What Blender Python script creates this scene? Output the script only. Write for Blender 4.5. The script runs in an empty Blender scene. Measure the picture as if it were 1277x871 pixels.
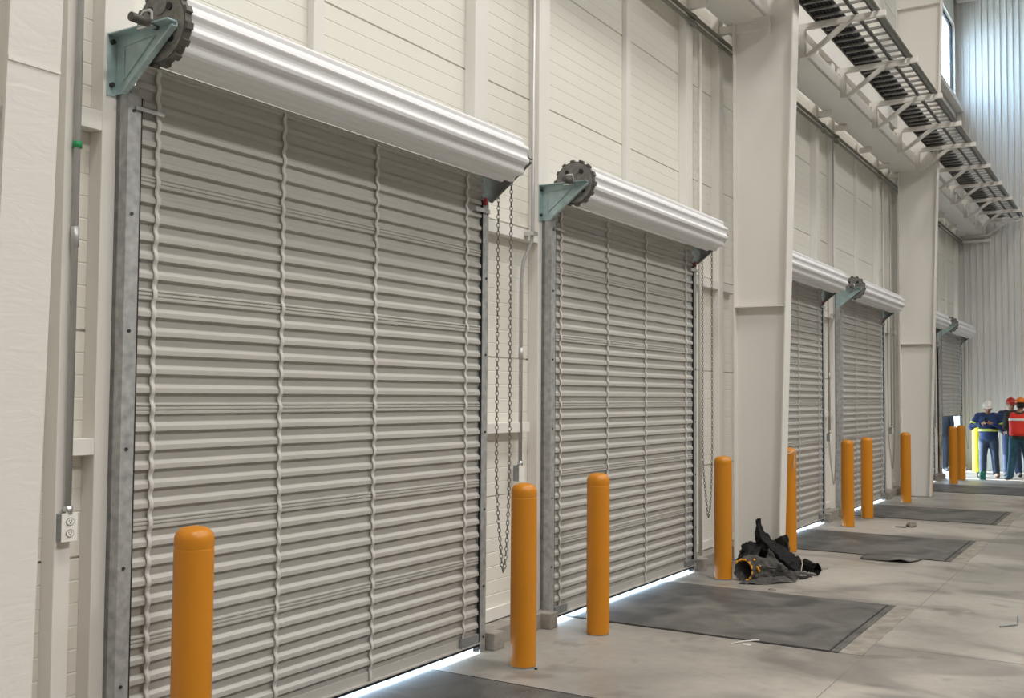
import bpy, bmesh, math, random
from mathutils import Vector, Matrix
random.seed(7)
C = bpy.context.scene.collection
PI = math.pi

# ------------------------------------------------------------------ materials
def mat(name, col, rough=0.6, metal=0.0, var=0.0, vscale=4.0, bump=0.0, bscale=40.0, spec=0.5, coat=0.0):
    m = bpy.data.materials.new(name); m.use_nodes = True
    nt = m.node_tree; b = nt.nodes['Principled BSDF']
    b.inputs['Base Color'].default_value = (*col, 1)
    b.inputs['Roughness'].default_value = rough
    b.inputs['Metallic'].default_value = metal
    b.inputs['Specular IOR Level'].default_value = spec
    b.inputs['Coat Weight'].default_value = coat
    if var or bump:
        tc = nt.nodes.new('ShaderNodeTexCoord')
    if var:
        n = nt.nodes.new('ShaderNodeTexNoise'); n.inputs['Scale'].default_value = vscale; n.inputs['Detail'].default_value = 6
        nt.links.new(tc.outputs['Object'], n.inputs['Vector'])
        r = nt.nodes.new('ShaderNodeValToRGB')
        r.color_ramp.elements[0].position = .3; r.color_ramp.elements[1].position = .7
        r.color_ramp.elements[0].color = (*[c*(1-var) for c in col], 1)
        r.color_ramp.elements[1].color = (*[min(1, c*(1+var)) for c in col], 1)
        nt.links.new(n.outputs['Fac'], r.inputs['Fac']); nt.links.new(r.outputs['Color'], b.inputs['Base Color'])
    if bump:
        n2 = nt.nodes.new('ShaderNodeTexNoise'); n2.inputs['Scale'].default_value = bscale; n2.inputs['Detail'].default_value = 4
        nt.links.new(tc.outputs['Object'], n2.inputs['Vector'])
        bp = nt.nodes.new('ShaderNodeBump'); bp.inputs['Strength'].default_value = bump; bp.inputs['Distance'].default_value = .01
        nt.links.new(n2.outputs['Fac'], bp.inputs['Height']); nt.links.new(bp.outputs['Normal'], b.inputs['Normal'])
    return m

M = {}
M['panel'] = mat('cream panel paint', (.72, .70, .635), .5, var=.02, vscale=1.2)
M['steel'] = mat('off white structural paint', (.725, .70, .66), .5, var=.015, vscale=2)
M['endwall'] = mat('light grey cladding', (.60, .595, .57), .42)
M['curtain'] = mat('grey shutter paint', (.425, .41, .38), .42, var=.03, vscale=3)
M['tape'] = mat('pale webbing tape', (.58, .56, .53), .8)
M['roll'] = mat('white shutter paint', (.75, .75, .76), .5)
M['galv'] = mat('galvanised steel', (.40, .405, .40), .5, .4, var=.22, vscale=22)
M['galvdark'] = mat('dull galvanised steel', (.27, .28, .28), .5, .4, var=.2, vscale=25)
M['teal'] = mat('zinc passivated steel', (.40, .52, .53), .42, .25, var=.16, vscale=14)
M['bracketdark'] = mat('dull grey bracket steel', (.13, .135, .13), .5, .4, var=.2, vscale=20)
M['cast'] = mat('dark cast iron', (.10, .095, .085), .55, .3, var=.25, vscale=30)
M['castface'] = mat('grey cast iron face', (.20, .195, .18), .5, .3, var=.25, vscale=30)
M['black'] = mat('black rubber', (.012, .012, .014), .6)
M['bolt'] = mat('dark bolt', (.05, .05, .05), .5, .5)
M['chrome'] = mat('bright zinc', (.62, .62, .62), .25, .9)
M['red'] = mat('red tag', (.30, .015, .02), .5)
M['bollard'] = mat('safety orange plastic', (.57, .212, .006), .38, var=.03, vscale=3)
M['yellow'] = mat('safety yellow plastic', (.75, .60, .02), .4)
M['chain'] = mat('zinc chain', (.26, .25, .23), .42, .7)
M['conduit'] = mat('galvanised conduit', (.46, .46, .45), .42, .45, var=.08, vscale=8)
M['conduitdark'] = mat('weathered conduit', (.20, .20, .175), .5, .4, var=.1, vscale=8)
M['white'] = mat('white plastic', (.78, .77, .73), .4)
M['slot'] = mat('socket slot', (.06, .06, .06), .6)
M['green'] = mat('green band', (.01, .25, .08), .5)
M['curb'] = mat('raw curb concrete', (.30, .275, .24), .9, var=.2, vscale=9, bump=.5, bscale=50)
M['tray'] = mat('grey tray steel', (.30, .295, .28), .45, .5)
M['traydark'] = mat('dark tray steel', (.07, .068, .062), .5, .4)
M['cable'] = mat('black cable sheath', (.012, .012, .013), .45)
M['tarp'] = mat('black tarpaulin', (.010, .010, .010), .7, var=.35, vscale=14, bump=.9, bscale=30, spec=.2)
M['tarpgrey'] = mat('dusty grey tarpaulin', (.075, .072, .068), .85, var=.3, vscale=12, bump=.9, bscale=28, spec=.2)
M['edging'] = mat('orange edging', (.75, .33, .02), .6, var=.3, vscale=40)
M['cord'] = mat('pale cord', (.5, .43, .33), .8)
M['film'] = None
M['glassframe'] = mat('black window gasket', (.02, .022, .028), .5)
M['skin'] = mat('skin', (.33, .17, .105), .55)
M['navy'] = mat('navy jacket cloth', (.012, .034, .115), .8, var=.2, vscale=9)
M['navydark'] = mat('dark navy cloth', (.012, .02, .045), .85, var=.2, vscale=9)
M['jeans'] = mat('blue jeans denim', (.028, .048, .088), .85, var=.25, vscale=12)
M['teal jeans'] = mat('teal jeans denim', (.025, .085, .125), .85, var=.25, vscale=12)
M['blacknavy'] = mat('near black navy cloth', (.004, .006, .012), .9)
M['olive'] = mat('dark olive shirt', (.025, .033, .025), .85)
M['redvest'] = mat('red orange vest', (.72, .035, .018), .7)
M['lime'] = mat('lime reflective band', (.62, .75, .10), .45)
M['silver'] = mat('silver reflective band', (.8, .76, .72), .4)
M['helmetwhite'] = mat('white helmet shell', (.82, .80, .76), .3)
M['helmetred'] = mat('red helmet shell', (.42, .02, .015), .3)
M['helmetorange'] = mat('orange helmet shell', (.80, .20, .015), .3)
M['boot'] = mat('brown boot leather', (.11, .07, .045), .6)
M['bootdark'] = mat('dark boot leather', (.03, .03, .035), .6)
M['hair'] = mat('dark hair', (.012, .010, .009), .7)
M['phone'] = mat('dark phone glass', (.02, .02, .025), .2)
M['jug'] = mat('green jug plastic', (.005, .16, .09), .4)
M['debris'] = mat('dusty scrap', (.20, .18, .15), .9, var=.4, vscale=30)
M['paper'] = mat('white scrap paper', (.66, .64, .60), .8)
M['ceiling'] = mat('grey roof deck', (.45, .45, .44), .7)
M['farwall'] = mat('grey far wall', (.40, .39, .37), .7)

def concrete():
    m = bpy.data.materials.new('polished concrete'); m.use_nodes = True
    nt = m.node_tree; b = nt.nodes['Principled BSDF']; L = nt.links.new
    tc = nt.nodes.new('ShaderNodeTexCoord')
    def noise(s, d, dist=0.0, vec=None):
        n = nt.nodes.new('ShaderNodeTexNoise'); n.inputs['Scale'].default_value = s; n.inputs['Detail'].default_value = d
        n.inputs['Distortion'].default_value = dist; L(vec or tc.outputs['Object'], n.inputs['Vector']); return n
    def ramp(n, p0, c0, p1, c1):
        r = nt.nodes.new('ShaderNodeValToRGB'); e = r.color_ramp.elements
        e[0].position = p0; e[0].color = (*c0, 1); e[1].position = p1; e[1].color = (*c1, 1)
        L(n.outputs['Fac'], r.inputs['Fac']); return r
    def mix(a, bb, f, mode='MULTIPLY'):
        x = nt.nodes.new('ShaderNodeMix'); x.data_type = 'RGBA'; x.blend_type = mode
        x.inputs['Factor'].default_value = f; L(a, x.inputs['A']); L(bb, x.inputs['B']); return x.outputs['Result']
    base = ramp(noise(.55, 8, .6), .36, (.25, .232, .205), .64, (.44, .41, .362))
    mp = nt.nodes.new('ShaderNodeMapping'); mp.inputs['Scale'].default_value = (.75, 1.15, 1); L(tc.outputs['Object'], mp.inputs['Vector'])
    st = ramp(noise(.9, 7, 1.4, mp.outputs['Vector']), .38, (.60, .60, .61), .50, (1, 1, 1))
    fine = ramp(noise(14, 6), .3, (.88, .88, .88), .62, (1, 1, 1))
    spots = ramp(noise(2.6, 5, .6), .30, (.60, .59, .58), .40, (1, 1, 1))
    c = mix(mix(mix(base.outputs['Color'], st.outputs['Color'], .8), fine.outputs['Color'], .8), spots.outputs['Color'], .7)
    L(c, b.inputs['Base Color'])
    rr = ramp(noise(1.3, 4, .5), .3, (.35, .35, .35), .7, (.6, .6, .6)); L(rr.outputs['Color'], b.inputs['Roughness'])
    bp = nt.nodes.new('ShaderNodeBump'); bp.inputs['Strength'].default_value = .08; bp.inputs['Distance'].default_value = .01
    L(noise(60, 4).outputs['Fac'], bp.inputs['Height']); L(bp.outputs['Normal'], b.inputs['Normal'])
    return m
M['concrete'] = concrete()

def checker():
    m = bpy.data.materials.new('tread plate steel'); m.use_nodes = True
    nt = m.node_tree; b = nt.nodes['Principled BSDF']; L = nt.links.new
    tc = nt.nodes.new('ShaderNodeTexCoord')
    n = nt.nodes.new('ShaderNodeTexNoise'); n.inputs['Scale'].default_value = 2.2; n.inputs['Detail'].default_value = 8; n.inputs['Distortion'].default_value = .8
    L(tc.outputs['Object'], n.inputs['Vector'])
    r = nt.nodes.new('ShaderNodeValToRGB'); e = r.color_ramp.elements
    e[0].position = .36; e[0].color = (.085, .083, .078, 1); e[1].position = .72; e[1].color = (.235, .225, .205, 1)
    L(n.outputs['Fac'], r.inputs['Fac'])
    mp = nt.nodes.new('ShaderNodeMapping'); mp.inputs['Rotation'].default_value = (0, 0, PI/4); L(tc.outputs['Object'], mp.inputs['Vector'])
    ck = nt.nodes.new('ShaderNodeTexChecker'); ck.inputs['Scale'].default_value = 55; L(mp.outputs['Vector'], ck.inputs['Vector'])
    ck.inputs['Color1'].default_value = (1, 1, 1, 1); ck.inputs['Color2'].default_value = (.55, .55, .55, 1)
    x = nt.nodes.new('ShaderNodeMix'); x.data_type = 'RGBA'; x.blend_type = 'MULTIPLY'; x.inputs['Factor'].default_value = .6
    L(r.outputs['Color'], x.inputs['A']); L(ck.outputs['Color'], x.inputs['B']); L(x.outputs['Result'], b.inputs['Base Color'])
    b.inputs['Metallic'].default_value = .25; b.inputs['Roughness'].default_value = .55
    bp = nt.nodes.new('ShaderNodeBump'); bp.inputs['Strength'].default_value = .8; bp.inputs['Distance'].default_value = .005
    L(ck.outputs['Fac'], bp.inputs['Height']); L(bp.outputs['Normal'], b.inputs['Normal'])
    return m
M['checker'] = checker()

def film():
    m = bpy.data.materials.new('clear shrink wrap over paint'); m.use_nodes = True
    nt = m.node_tree; b = nt.nodes['Principled BSDF']; L = nt.links.new
    b.inputs['Base Color'].default_value = (.74, .715, .68, 1); b.inputs['Roughness'].default_value = .35
    b.inputs['Coat Weight'].default_value = .35; b.inputs['Coat Roughness'].default_value = .15
    tc = nt.nodes.new('ShaderNodeTexCoord')
    mp = nt.nodes.new('ShaderNodeMapping'); mp.inputs['Scale'].default_value = (1, 2.0, 7); mp.inputs['Rotation'].default_value = (.35, 0, 0)
    L(tc.outputs['Object'], mp.inputs['Vector'])
    n = nt.nodes.new('ShaderNodeTexNoise'); n.inputs['Scale'].default_value = 2.6; n.inputs['Detail'].default_value = 5; n.inputs['Distortion'].default_value = 1.5
    L(mp.outputs['Vector'], n.inputs['Vector'])
    bp = nt.nodes.new('ShaderNodeBump'); bp.inputs['Strength'].default_value = .16; bp.inputs['Distance'].default_value = .01
    L(n.outputs['Fac'], bp.inputs['Height']); L(bp.outputs['Normal'], b.inputs['Normal'])
    return m
M['film'] = film()

def glass():
    m = bpy.data.materials.new('clear glass'); m.use_nodes = True
    nt = m.node_tree; b = nt.nodes['Principled BSDF']
    b.inputs['Base Color'].default_value = (.93, .97, 1, 1); b.inputs['Roughness'].default_value = .02
    b.inputs['Transmission Weight'].default_value = 1; b.inputs['IOR'].default_value = 1.05
    return m
M['glass'] = glass()

# ------------------------------------------------------------------ mesh helpers
class MB:
    def __init__(s): s.b = bmesh.new()
    def box(s, x0, x1, y0, y1, z0, z1, bev=0.0):
        vs = [s.b.verts.new((x, y, z)) for x in (x0, x1) for y in (y0, y1) for z in (z0, z1)]
        fs = [s.b.faces.new([vs[i] for i in q]) for q in ((0,1,3,2), (4,6,7,5), (0,4,5,1), (2,3,7,6), (0,2,6,4), (1,5,7,3))]
        if bev:
            es = list({e for f in fs for e in f.edges})
            bmesh.ops.bevel(s.b, geom=es, offset=bev, segments=2, affect='EDGES', profile=.6)
        return s
    def prism(s, pts, axis, a, bb):
        """closed polygon PTS in the plane across AXIS, from a to bb along it"""
        def P(u, v, t): return {0: (t, u, v), 1: (u, t, v), 2: (u, v, t)}[axis]
        A = [s.b.verts.new(P(u, v, a)) for u, v in pts]; B = [s.b.verts.new(P(u, v, bb)) for u, v in pts]
        n = len(pts)
        for i in range(n): s.b.faces.new((A[i], A[(i+1) % n], B[(i+1) % n], B[i]))
        s.b.faces.new(A[::-1]); s.b.faces.new(B)
        return s
    def strip(s, pts, axis, a, bb):
        """open profile swept along AXIS"""
        def P(u, v, t): return {0: (t, u, v), 1: (u, t, v), 2: (u, v, t)}[axis]
        A = [s.b.verts.new(P(u, v, a)) for u, v in pts]; B = [s.b.verts.new(P(u, v, bb)) for u, v in pts]
        for i in range(len(pts)-1): s.b.faces.new((A[i], A[i+1], B[i+1], B[i]))
        return s
    def tube(s, pts, r, n=8, cap=True):
        pts = [Vector(p) for p in pts]; rs = r if isinstance(r, (list, tuple)) else [r]*len(pts)
        rings = []; prev = None
        for i, p in enumerate(pts):
            if i == 0: d = pts[1]-p
            elif i == len(pts)-1: d = p-pts[i-1]
            else: d = (pts[i+1]-p).normalized()+(p-pts[i-1]).normalized()
            d.normalize()
            if prev is None:
                up = Vector((0, 0, 1)) if abs(d.z) < .9 else Vector((1, 0, 0))
                a = d.cross(up).normalized()
            else: a = (prev-d*prev.dot(d)).normalized()
            prev = a; c = d.cross(a)
            rings.append([s.b.verts.new(p+(a*math.cos(2*PI*k/n)+c*math.sin(2*PI*k/n))*rs[i]) for k in range(n)])
        for A, B in zip(rings, rings[1:]):
            for k in range(n): s.b.faces.new((A[k], A[(k+1) % n], B[(k+1) % n], B[k]))
        if cap: s.b.faces.new(rings[0][::-1]); s.b.faces.new(rings[-1])
        return s
    def lathe(s, prof, cx=0, cy=0, n=32):
        rings = []
        for r, z in prof:
            rings.append([s.b.verts.new((cx+r*math.cos(2*PI*k/n), cy+r*math.sin(2*PI*k/n), z)) for k in range(n)] if r > 1e-6 else [s.b.verts.new((cx, cy, z))])
        for A, B in zip(rings, rings[1:]):
            for k in range(n):
                k2 = (k+1) % n
                if len(A) == 1 and len(B) > 1: s.b.faces.new((A[0], B[k], B[k2]))
                elif len(B) == 1: s.b.faces.new((A[k], A[k2], B[0]))
                else: s.b.faces.new((A[k], A[k2], B[k2], B[k]))
        return s
    def ellipsoid(s, c, r, rot=None, u=16, v=10):
        mtx = Matrix.Translation(c) @ (rot or Matrix.Identity(4)) @ Matrix.Diagonal((*r, 1))
        bmesh.ops.create_uvsphere(s.b, u_segments=u, v_segments=v, radius=1, matrix=mtx); return s
    def build(s, name, m, parent=None, smooth=False, angle=None):
        bmesh.ops.recalc_face_normals(s.b, faces=s.b.faces[:])
        me = bpy.data.meshes.new(name); s.b.to_mesh(me); s.b.free()
        if m: me.materials.append(m)
        if smooth or angle:
            for p in me.polygons: p.use_smooth = True
            if angle: me.set_sharp_from_angle(angle=math.radians(angle))
        o = bpy.data.objects.new(name, me); C.objects.link(o)
        if parent: o.parent = parent
        return o

def tag(o, label=None, cat=None, group=None, kind=None):
    if label: o['label'] = label
    if cat: o['category'] = cat
    if group: o['group'] = group
    if kind: o['kind'] = kind
    return o
def thing(name, loc, label, cat, group=None, kind=None, rz=0):
    o = bpy.data.objects.new(name, None); C.objects.link(o)
    o.location = loc; o.rotation_euler = (0, 0, rz); o.empty_display_size = .1
    return tag(o, label, cat, group, kind)
def copy_tree(o, parent=None):
    c = o.copy(); C.objects.link(c)
    if parent: c.parent = parent
    for ch in list(o.children): copy_tree(ch, c)
    return c
def at(o, loc): o.location = loc; return o

# ------------------------------------------------------------------ layout (metres; wall along +Y, room on +X)
CAM = (3.986, 0.0, 1.776)
P = 8.88                                     # column spacing
YEND = 28.5
ZTOP = 13.0
DOORS = [3.142, 7.095, 12.02, 15.975, 20.90, 24.80]      # curtain edge nearest the camera
DW = 2.93

# ------------------------------------------------------------------ the shell
mb = MB(); mb.box(-1.3, 26, -9, YEND+.1, -.25, 0.0)
floor = tag(mb.build('floor', M['concrete']), 'stained pale concrete warehouse floor running along the shutters', 'floor', kind='structure')
# outside apron, lower than the dock
mb = MB(); mb.box(-60, -1.32, -30, 80, -1.4, -1.2)
M['apron'] = mat('pale sunlit apron', (.50, .47, .41), .9)
tag(mb.build('ground', M['apron']), 'concrete apron outside the loading doors', 'ground', kind='structure')

# insulated wall panels: grooved profile in z, swept along Y, with the door and window openings left out
def panel_profile(z0, z1):
    pts = [(-.17, z0)]; n = 0
    z = .103
    while z < z1-.02:
        if z > z0+.02:
            big = abs((z/1.03)-round(z/1.03)) < .02
            d, w = (.014, .007) if big else (.0022, .005)
            pts += [(-.17, z-w), (-.17-d, z-w*.4), (-.17-d, z+w*.4), (-.17, z+w)]
        z += .103
    pts.append((-.17, z1)); return pts
mb = MB()
def panel(y0, y1, z0, z1):
    pr = panel_profile(z0, z1); mb.prism(pr+[(-.26, z1), (-.26, z0)], 1, y0, y1)
edges = [-9.0]
for d in DOORS: edges += [d, d+DW]
edges.append(YEND)
for i in range(0, len(edges), 2): panel(edges[i], edges[i+1], .10, 3.13)
WY0, WY1, WZ0, WZ1 = 24.6, 28.15, 9.35, 11.35
panel(-9, YEND, 3.13, WZ0); panel(-9, WY0, WZ0, WZ1); panel(WY1, YEND, WZ0, WZ1); panel(-9, YEND, WZ1, ZTOP)
tag(mb.build('wall_left', M['panel']), 'cream insulated panel wall with fine horizontal grooves behind the shutters', 'wall', kind='structure')

# end wall: vertical trapezoid cladding
mb = MB(); prof = []; x = -.26; p = .145
while x < 26:
    prof += [(x, YEND), (x+.62*p, YEND), (x+.70*p, YEND-.028), (x+.92*p, YEND-.028)]; x += p
mb.strip(prof, 2, 0, ZTOP)
mb.box(-.26, 26, YEND+.04, YEND+.1, 0, ZTOP)
tag(mb.build('wall_end', M['endwall']), 'pale grey corrugated end wall with narrow vertical ribs', 'wall', kind='structure')
mb = MB(); mb.box(26, 26.2, -9, YEND, 0, ZTOP); tag(mb.build('wall_right', M['farwall']), 'plain wall on the far side of the hall', 'wall', kind='structure')
mb = MB(); mb.box(-.26, 26, -9.2, -9, 0, ZTOP); tag(mb.build('wall_rear', M['farwall']), 'plain wall behind the viewer', 'wall', kind='structure')
mb = MB(); mb.box(-.26, 26.2, -9.2, YEND+.1, ZTOP, ZTOP+.15); tag(mb.build('ceiling', M['ceiling']), 'roof deck over the hall', 'ceiling', kind='structure')

# high window beside the end wall
w = thing('window_1', (-.2, (WY0+WY1)/2, WZ0), 'high bright window in the side wall next to the end wall', 'window', kind='structure')
def frame_ring(y0, y1, z0, z1, t, x0, x1):
    m = MB(); m.box(x0, x1, y0, y1, z0, z0+t); m.box(x0, x1, y0, y1, z1-t, z1)
    m.box(x0, x1, y0, y0+t, z0+t, z1-t); m.box(x0, x1, y1-t, y1, z0+t, z1-t); return m
hw = (WY1-WY0)/2; hh = WZ1-WZ0
frame_ring(-hw-.06, hw+.06, -.06, hh+.06, .075, -.03, .075).build('casing', M['steel'], w)
frame_ring(-hw+.015, hw-.015, .015, hh-.015, .09, -.05, .005).build('gasket', M['glassframe'], w)
mb = MB(); mb.box(-.03, -.02, -hw+.09, hw-.09, .09, hh-.09); mb.build('pane', M['glass'], w)
# flashing above and below
mb = MB(); mb.box(-.15, .02, WY0-.3, YEND-.05, WZ0-.22, WZ0-.10, .004)
tag(mb.build('window_sill', M['steel']), 'off white sill rail under the high window', 'sill', kind='structure')

# ------------------------------------------------------------------ main columns (tapered I sections)
def column(yc, label, wrapped=False):
    c = thing('column', (0, yc, 0), label, 'column', 'tapered steel columns along the wall', 'structure')
    H = ZTOP; xi = lambda z: .585+.031*z
    x0 = .085; fw = .10; t = .014
    m = MB(); m.prism([(x0+t, 0), (xi(0)-t, 0), (xi(H)-t, H), (x0+t, H)], 1, -.005, .005); m.build('web', M['steel'], c)
    m = MB(); m.box(x0, x0+t, -fw, fw, 0, H, .002); m.build('flange', M['steel'], c)
    m = MB(); m.prism([(xi(0)-t, 0), (xi(0), 0), (xi(H), H), (xi(H)-t, H)], 1, -fw, fw)
    f = m.build('flange', M['film'] if wrapped else M['steel'], c)
    if wrapped: f['label'] = 'flange wrapped in clear plastic film'
    for z in (2.76, 8.98):
        m = MB(); m.prism([(x0+t, -fw+.004), (xi(z)-t, -fw+.004), (xi(z)-t, fw-.004), (x0+t, fw-.004)], 2, z, z+.014)
        m.build('stiffener_plate', M['steel'], c)
    if wrapped:
        m = MB(); m.box(xi(2.92)-.001, xi(2.92)+.004, -fw, fw, 2.915, 2.93); m.build('weld_seam', M['steel'], c)
    m = MB(); m.box(.02, xi(0)+.02, -fw-.02, fw+.02, 0, .012); m.build('base_plate', M['galvdark'], c)
    return c
column(2.17, 'off white steel column wrapped in wrinkled clear plastic film', True)
column(11.07, 'off white steel column with the black tarpaulin heap at its foot')
column(19.94, 'far off white steel column whose top stands before the bright high window')

# ------------------------------------------------------------------ studs, girts, stubs
def stud(y0, y1, xf, z0, z1, label, xb=-.17):
    m = MB(); m.box(xb, xf, y0, y1, z0, z1, .004)
    return tag(m.build('wall_stud', M['steel']), label, 'wall stud', 'steel studs of the side wall', 'structure')
bay_name = ['before the first steel column gap', 'beyond the tarpaulin heap', 'next to the end wall']
for k, off in enumerate((0, P, 2*P)):
    nm = ['bay of the two largest shutters', 'bay beyond the tarpaulin column', 'bay next to the end wall'][k]
    TOP = 6.92
    stud(2.82+off, 2.90+off, -.08, .0, TOP, 'slim off white stud starting the '+nm)
    stud(3.01+off, 3.17+off, -.08, .0, TOP, 'off white jamb stud before the first shutter, '+nm)
    stud(4.44+off, 4.53+off, -.12, 3.20, TOP, 'short off white stud above the first shutter, '+nm)
    stud(6.07+off, 6.24+off, -.08, .0, TOP, 'off white jamb stud after the first shutter, '+nm)
    stud(6.98+off, 7.15+off, -.08, .0, TOP, 'off white jamb stud before the second shutter, '+nm)
    stud(8.67+off, 8.76+off, -.12, 3.20, TOP, 'short off white stud above the second shutter, '+nm)
    stud(10.03+off, 10.20+off, -.08, .0, TOP, 'off white jamb stud after the second shutter, '+nm)
    if k < 2: stud(10.97+off, 11.12+off, -.08, .0, TOP, 'off white stud behind the column ending the '+nm)
    def girt(y0, y1, z0, z1, label, xb=-.165):
        m = MB(); m.box(xb, -.082, y0, y1, z0, z1, .003)
        tag(m.build('girt', M['steel']), label, 'girt', 'short girts between the studs', 'structure')
    girt(2.90+off, 3.01+off, 2.975, 3.065, 'short girt at shutter head height starting the '+nm)
    girt(2.90+off, 3.01+off, 1.495, 1.57, 'small girt at waist height starting the '+nm)
    girt(6.24+off, 6.98+off, 2.97, 3.055, 'girt joining the two inner jamb studs, '+nm)
    girt(6.24+off, 6.87+off, 1.50, 1.575, 'small girt behind the hand chain, '+nm)
    girt(10.20+off, (10.97 if k < 2 else 10.6)+off, 2.965, 3.055, 'girt after the second shutter, '+nm)
    if k < 2: girt(11.12+off, 11.55+off, 2.965, 3.055, 'girt stub behind the column ending the '+nm)
    for y in (3.05, 4.45, 6.12, 7.02, 8.68, 10.08, 10.99):
        if y+off > YEND-.3: continue
        m = MB(); m.box(-.078, .12, y+off, y+off+.06, 5.85, 5.935, .003)
        tag(m.build('beam_stub', M['steel']), 'short tie plate from a wall stud to the crane beam', 'tie plate', 'tie plates under the beam', 'structure')
m = MB(); m.box(-.17, -.06, 2.3, YEND-.05, 6.92, 7.16, .004)
tag(m.build('beam_girt', M['steel']), 'long off white girt on the wall above the beam', 'girt', kind='structure')
# panel base trims and concrete curbs between the doors
gaps = [(DOORS[0]+DW, DOORS[1]), (DOORS[1]+DW, DOORS[2]), (DOORS[2]+DW, DOORS[3]), (DOORS[3]+DW, DOORS[4]), (DOORS[4]+DW, DOORS[5]), (DOORS[5]+DW, YEND)]
gap_nm = ['between the two largest shutters', 'behind the tarpaulin heap', 'between the third and fourth shutters', 'behind the far steel column', 'before the half raised shutter', 'in the corner by the end wall']
for (a, b), nm in zip(gaps, gap_nm):
    m = MB(); m.box(-.26, -.005, a+.065, b-.045, 0, .115, .006)
    m.box(-.10, .075, a+.065, a+.20, 0, .12, .008)
    if b < YEND: m.box(-.10, .075, b-.17, b-.045, 0, .12, .008)
    tag(m.build('curb', M['curb']), 'low grey concrete curb '+nm, 'curb', 'concrete curbs between the shutters', 'structure')
    m = MB(); m.box(-.17, -.150, a+.16, b-.10, .125, .215, .002)
    tag(m.build('baseboard_left', M['steel']), 'off white base flashing '+nm, 'base flashing', 'base flashings', 'structure')
m = MB(); m.box(-.26, -.005, 2.30, DOORS[0]-.06, 0, .115, .006)
tag(m.build('curb', M['curb']), 'low grey concrete curb behind the film wrapped column', 'curb', 'concrete curbs between the shutters', 'structure')

# ------------------------------------------------------------------ longitudinal beam between the columns
def beam(y0, y1, label):
    b = thing('beam', (.23, (y0+y1)/2, 5.94), label, 'beam', 'longitudinal beam lengths', 'structure')
    h = (y1-y0)/2
    m = MB(); m.box(-.23, .23, -h, h, 0, .016); m.build('bottom_plate', M['steel'], b)
    m = MB(); m.box(.212, .23, -h, h, .016, .21); m.build('lip', M['steel'], b)
    m = MB(); m.box(-.23, -.215, -h, h, .016, .21); m.build('lip', M['steel'], b)
    n = int((y1-y0)/1.48)
    for i in range(n+1):
        y = -h+.1+i*(2*h-.2)/max(1, n)
        m = MB(); m.box(-.215, .212, y-.006, y+.006, .016, .20); m.build('rib_plate', M['steel'], b)
    for e in (-1, 1):
        m = MB(); m.box(-.21, .21, e*h-.015, e*h+.015, -.10, .0); ep = m.build('end_plate', M['steel'], b)
        for kx in (-.12, -.05, .02, .09):
            mm = MB(); mm.tube([(kx, e*(h+.014), -.055), (kx, e*(h+.022), -.055)], .012, 8); mm.build('bolt', M['bolt'], ep)
    return b
beam(2.19, 11.05, 'length of off white beam ending at the tarpaulin column, seen at the picture top')
beam(11.10, 19.92, 'length of off white beam between the two full steel columns')
beam(19.97, YEND-.06, 'length of off white beam running into the end wall')
m = MB(); m.box(-.1, .62, YEND-.16, YEND-.06, 5.74, 5.80, .003)
tag(m.build('end_girt', M['steel']), 'off white girt crossing the end wall under the beam', 'girt', kind='structure')
m = MB(); m.box(-.1, 6, YEND-.20, YEND-.04, 11.98, 12.18, .003)
tag(m.build('end_girt', M['steel']), 'off white girt high on the end wall', 'girt', kind='structure')
m = MB(); m.box(.1, .14, 10.80, 11.0, 5.72, 5.94)
m = MB(); m.prism([(.34, 5.94), (.52, 5.94), (.52, 5.74)], 1, 10.93, 10.945)
tag(m.build('gusset_plate', M['steel']), 'triangular gusset plate where beam meets the tarpaulin column', 'gusset', kind='structure')

# cable tray brackets
br_labels = ['tray bracket just behind the tarpaulin column top', 'second tray bracket beyond the tarpaulin column', 'third tray bracket beyond the tarpaulin column',
             'fourth tray bracket beyond the tarpaulin column', 'tray bracket over the far steel column', 'first tray bracket beyond the far steel column',
             'second tray bracket beyond the far steel column', 'third tray bracket beyond the far steel column', 'tray bracket next to the end wall']
BY = [12.28, 14.21, 16.10, 17.90, 19.50, 21.45, 23.30, 25.15, 26.9]
first = None
def make_bracket(label):
    b = thing('tray_bracket', (.46, 0, 6.15), label, 'bracket', 'cable tray brackets on the beam')
    m = MB(); m.box(-.04, 1.0, -.03, .03, .04, .11, .002); m.build('arm', M['steel'], b)
    m = MB(); m.box(.002, .072, -.03, .03, -.30, .04, .002); m.build('post', M['steel'], b)
    m = MB(); m.prism([(.03, -.30), (.11, -.30), (.60, .04), (.50, .04)], 1, -.024, .024); m.build('brace', M['steel'], b)
    return b
for y, lb in zip(BY, br_labels):
    if first is None: o = first = make_bracket(lb)
    else: o = copy_tree(first); o['label'] = lb
    o.location.y = y
o = copy_tree(first); o.location.y = 28.2; o['label'] = 'last tray bracket touching the end wall'

# ladder cable tray with cables
TZ = 6.285
TY0, TY1 = 9.6, 28.25
tr = thing('cable_tray', (0, TY0, TZ), 'long grey ladder cable tray resting on the bracket arms', 'cable tray')
Lt = TY1-TY0
for xx, nm in ((.66, 'rail'), (1.31, 'rail')):
    m = MB(); m.box(xx-.012, xx+.012, 0, Lt, -.022, .085, .002); m.build(nm, M['traydark'], tr)
m = MB(); m.box(1.10, 1.135, 0, Lt, -.016, .016); m.build('centre_bar', M['traydark'], tr)
n = int(Lt/.245)
rung = None
for i in range(n):
    y = .12+i*.245
    if rung is None:
        m = MB(); m.box(.672, 1.298, -.014, .014, -.014, .014, .003); rung = m.build('rung', M['tray'], tr); o = rung
    else: o = rung.copy(); C.objects.link(o)
    o.location = (0, y, 0)
m = MB(); m.tube([(1.375, TY0, TZ-.01), (1.375, TY1, TZ-.01)], .02, 10)
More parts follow.
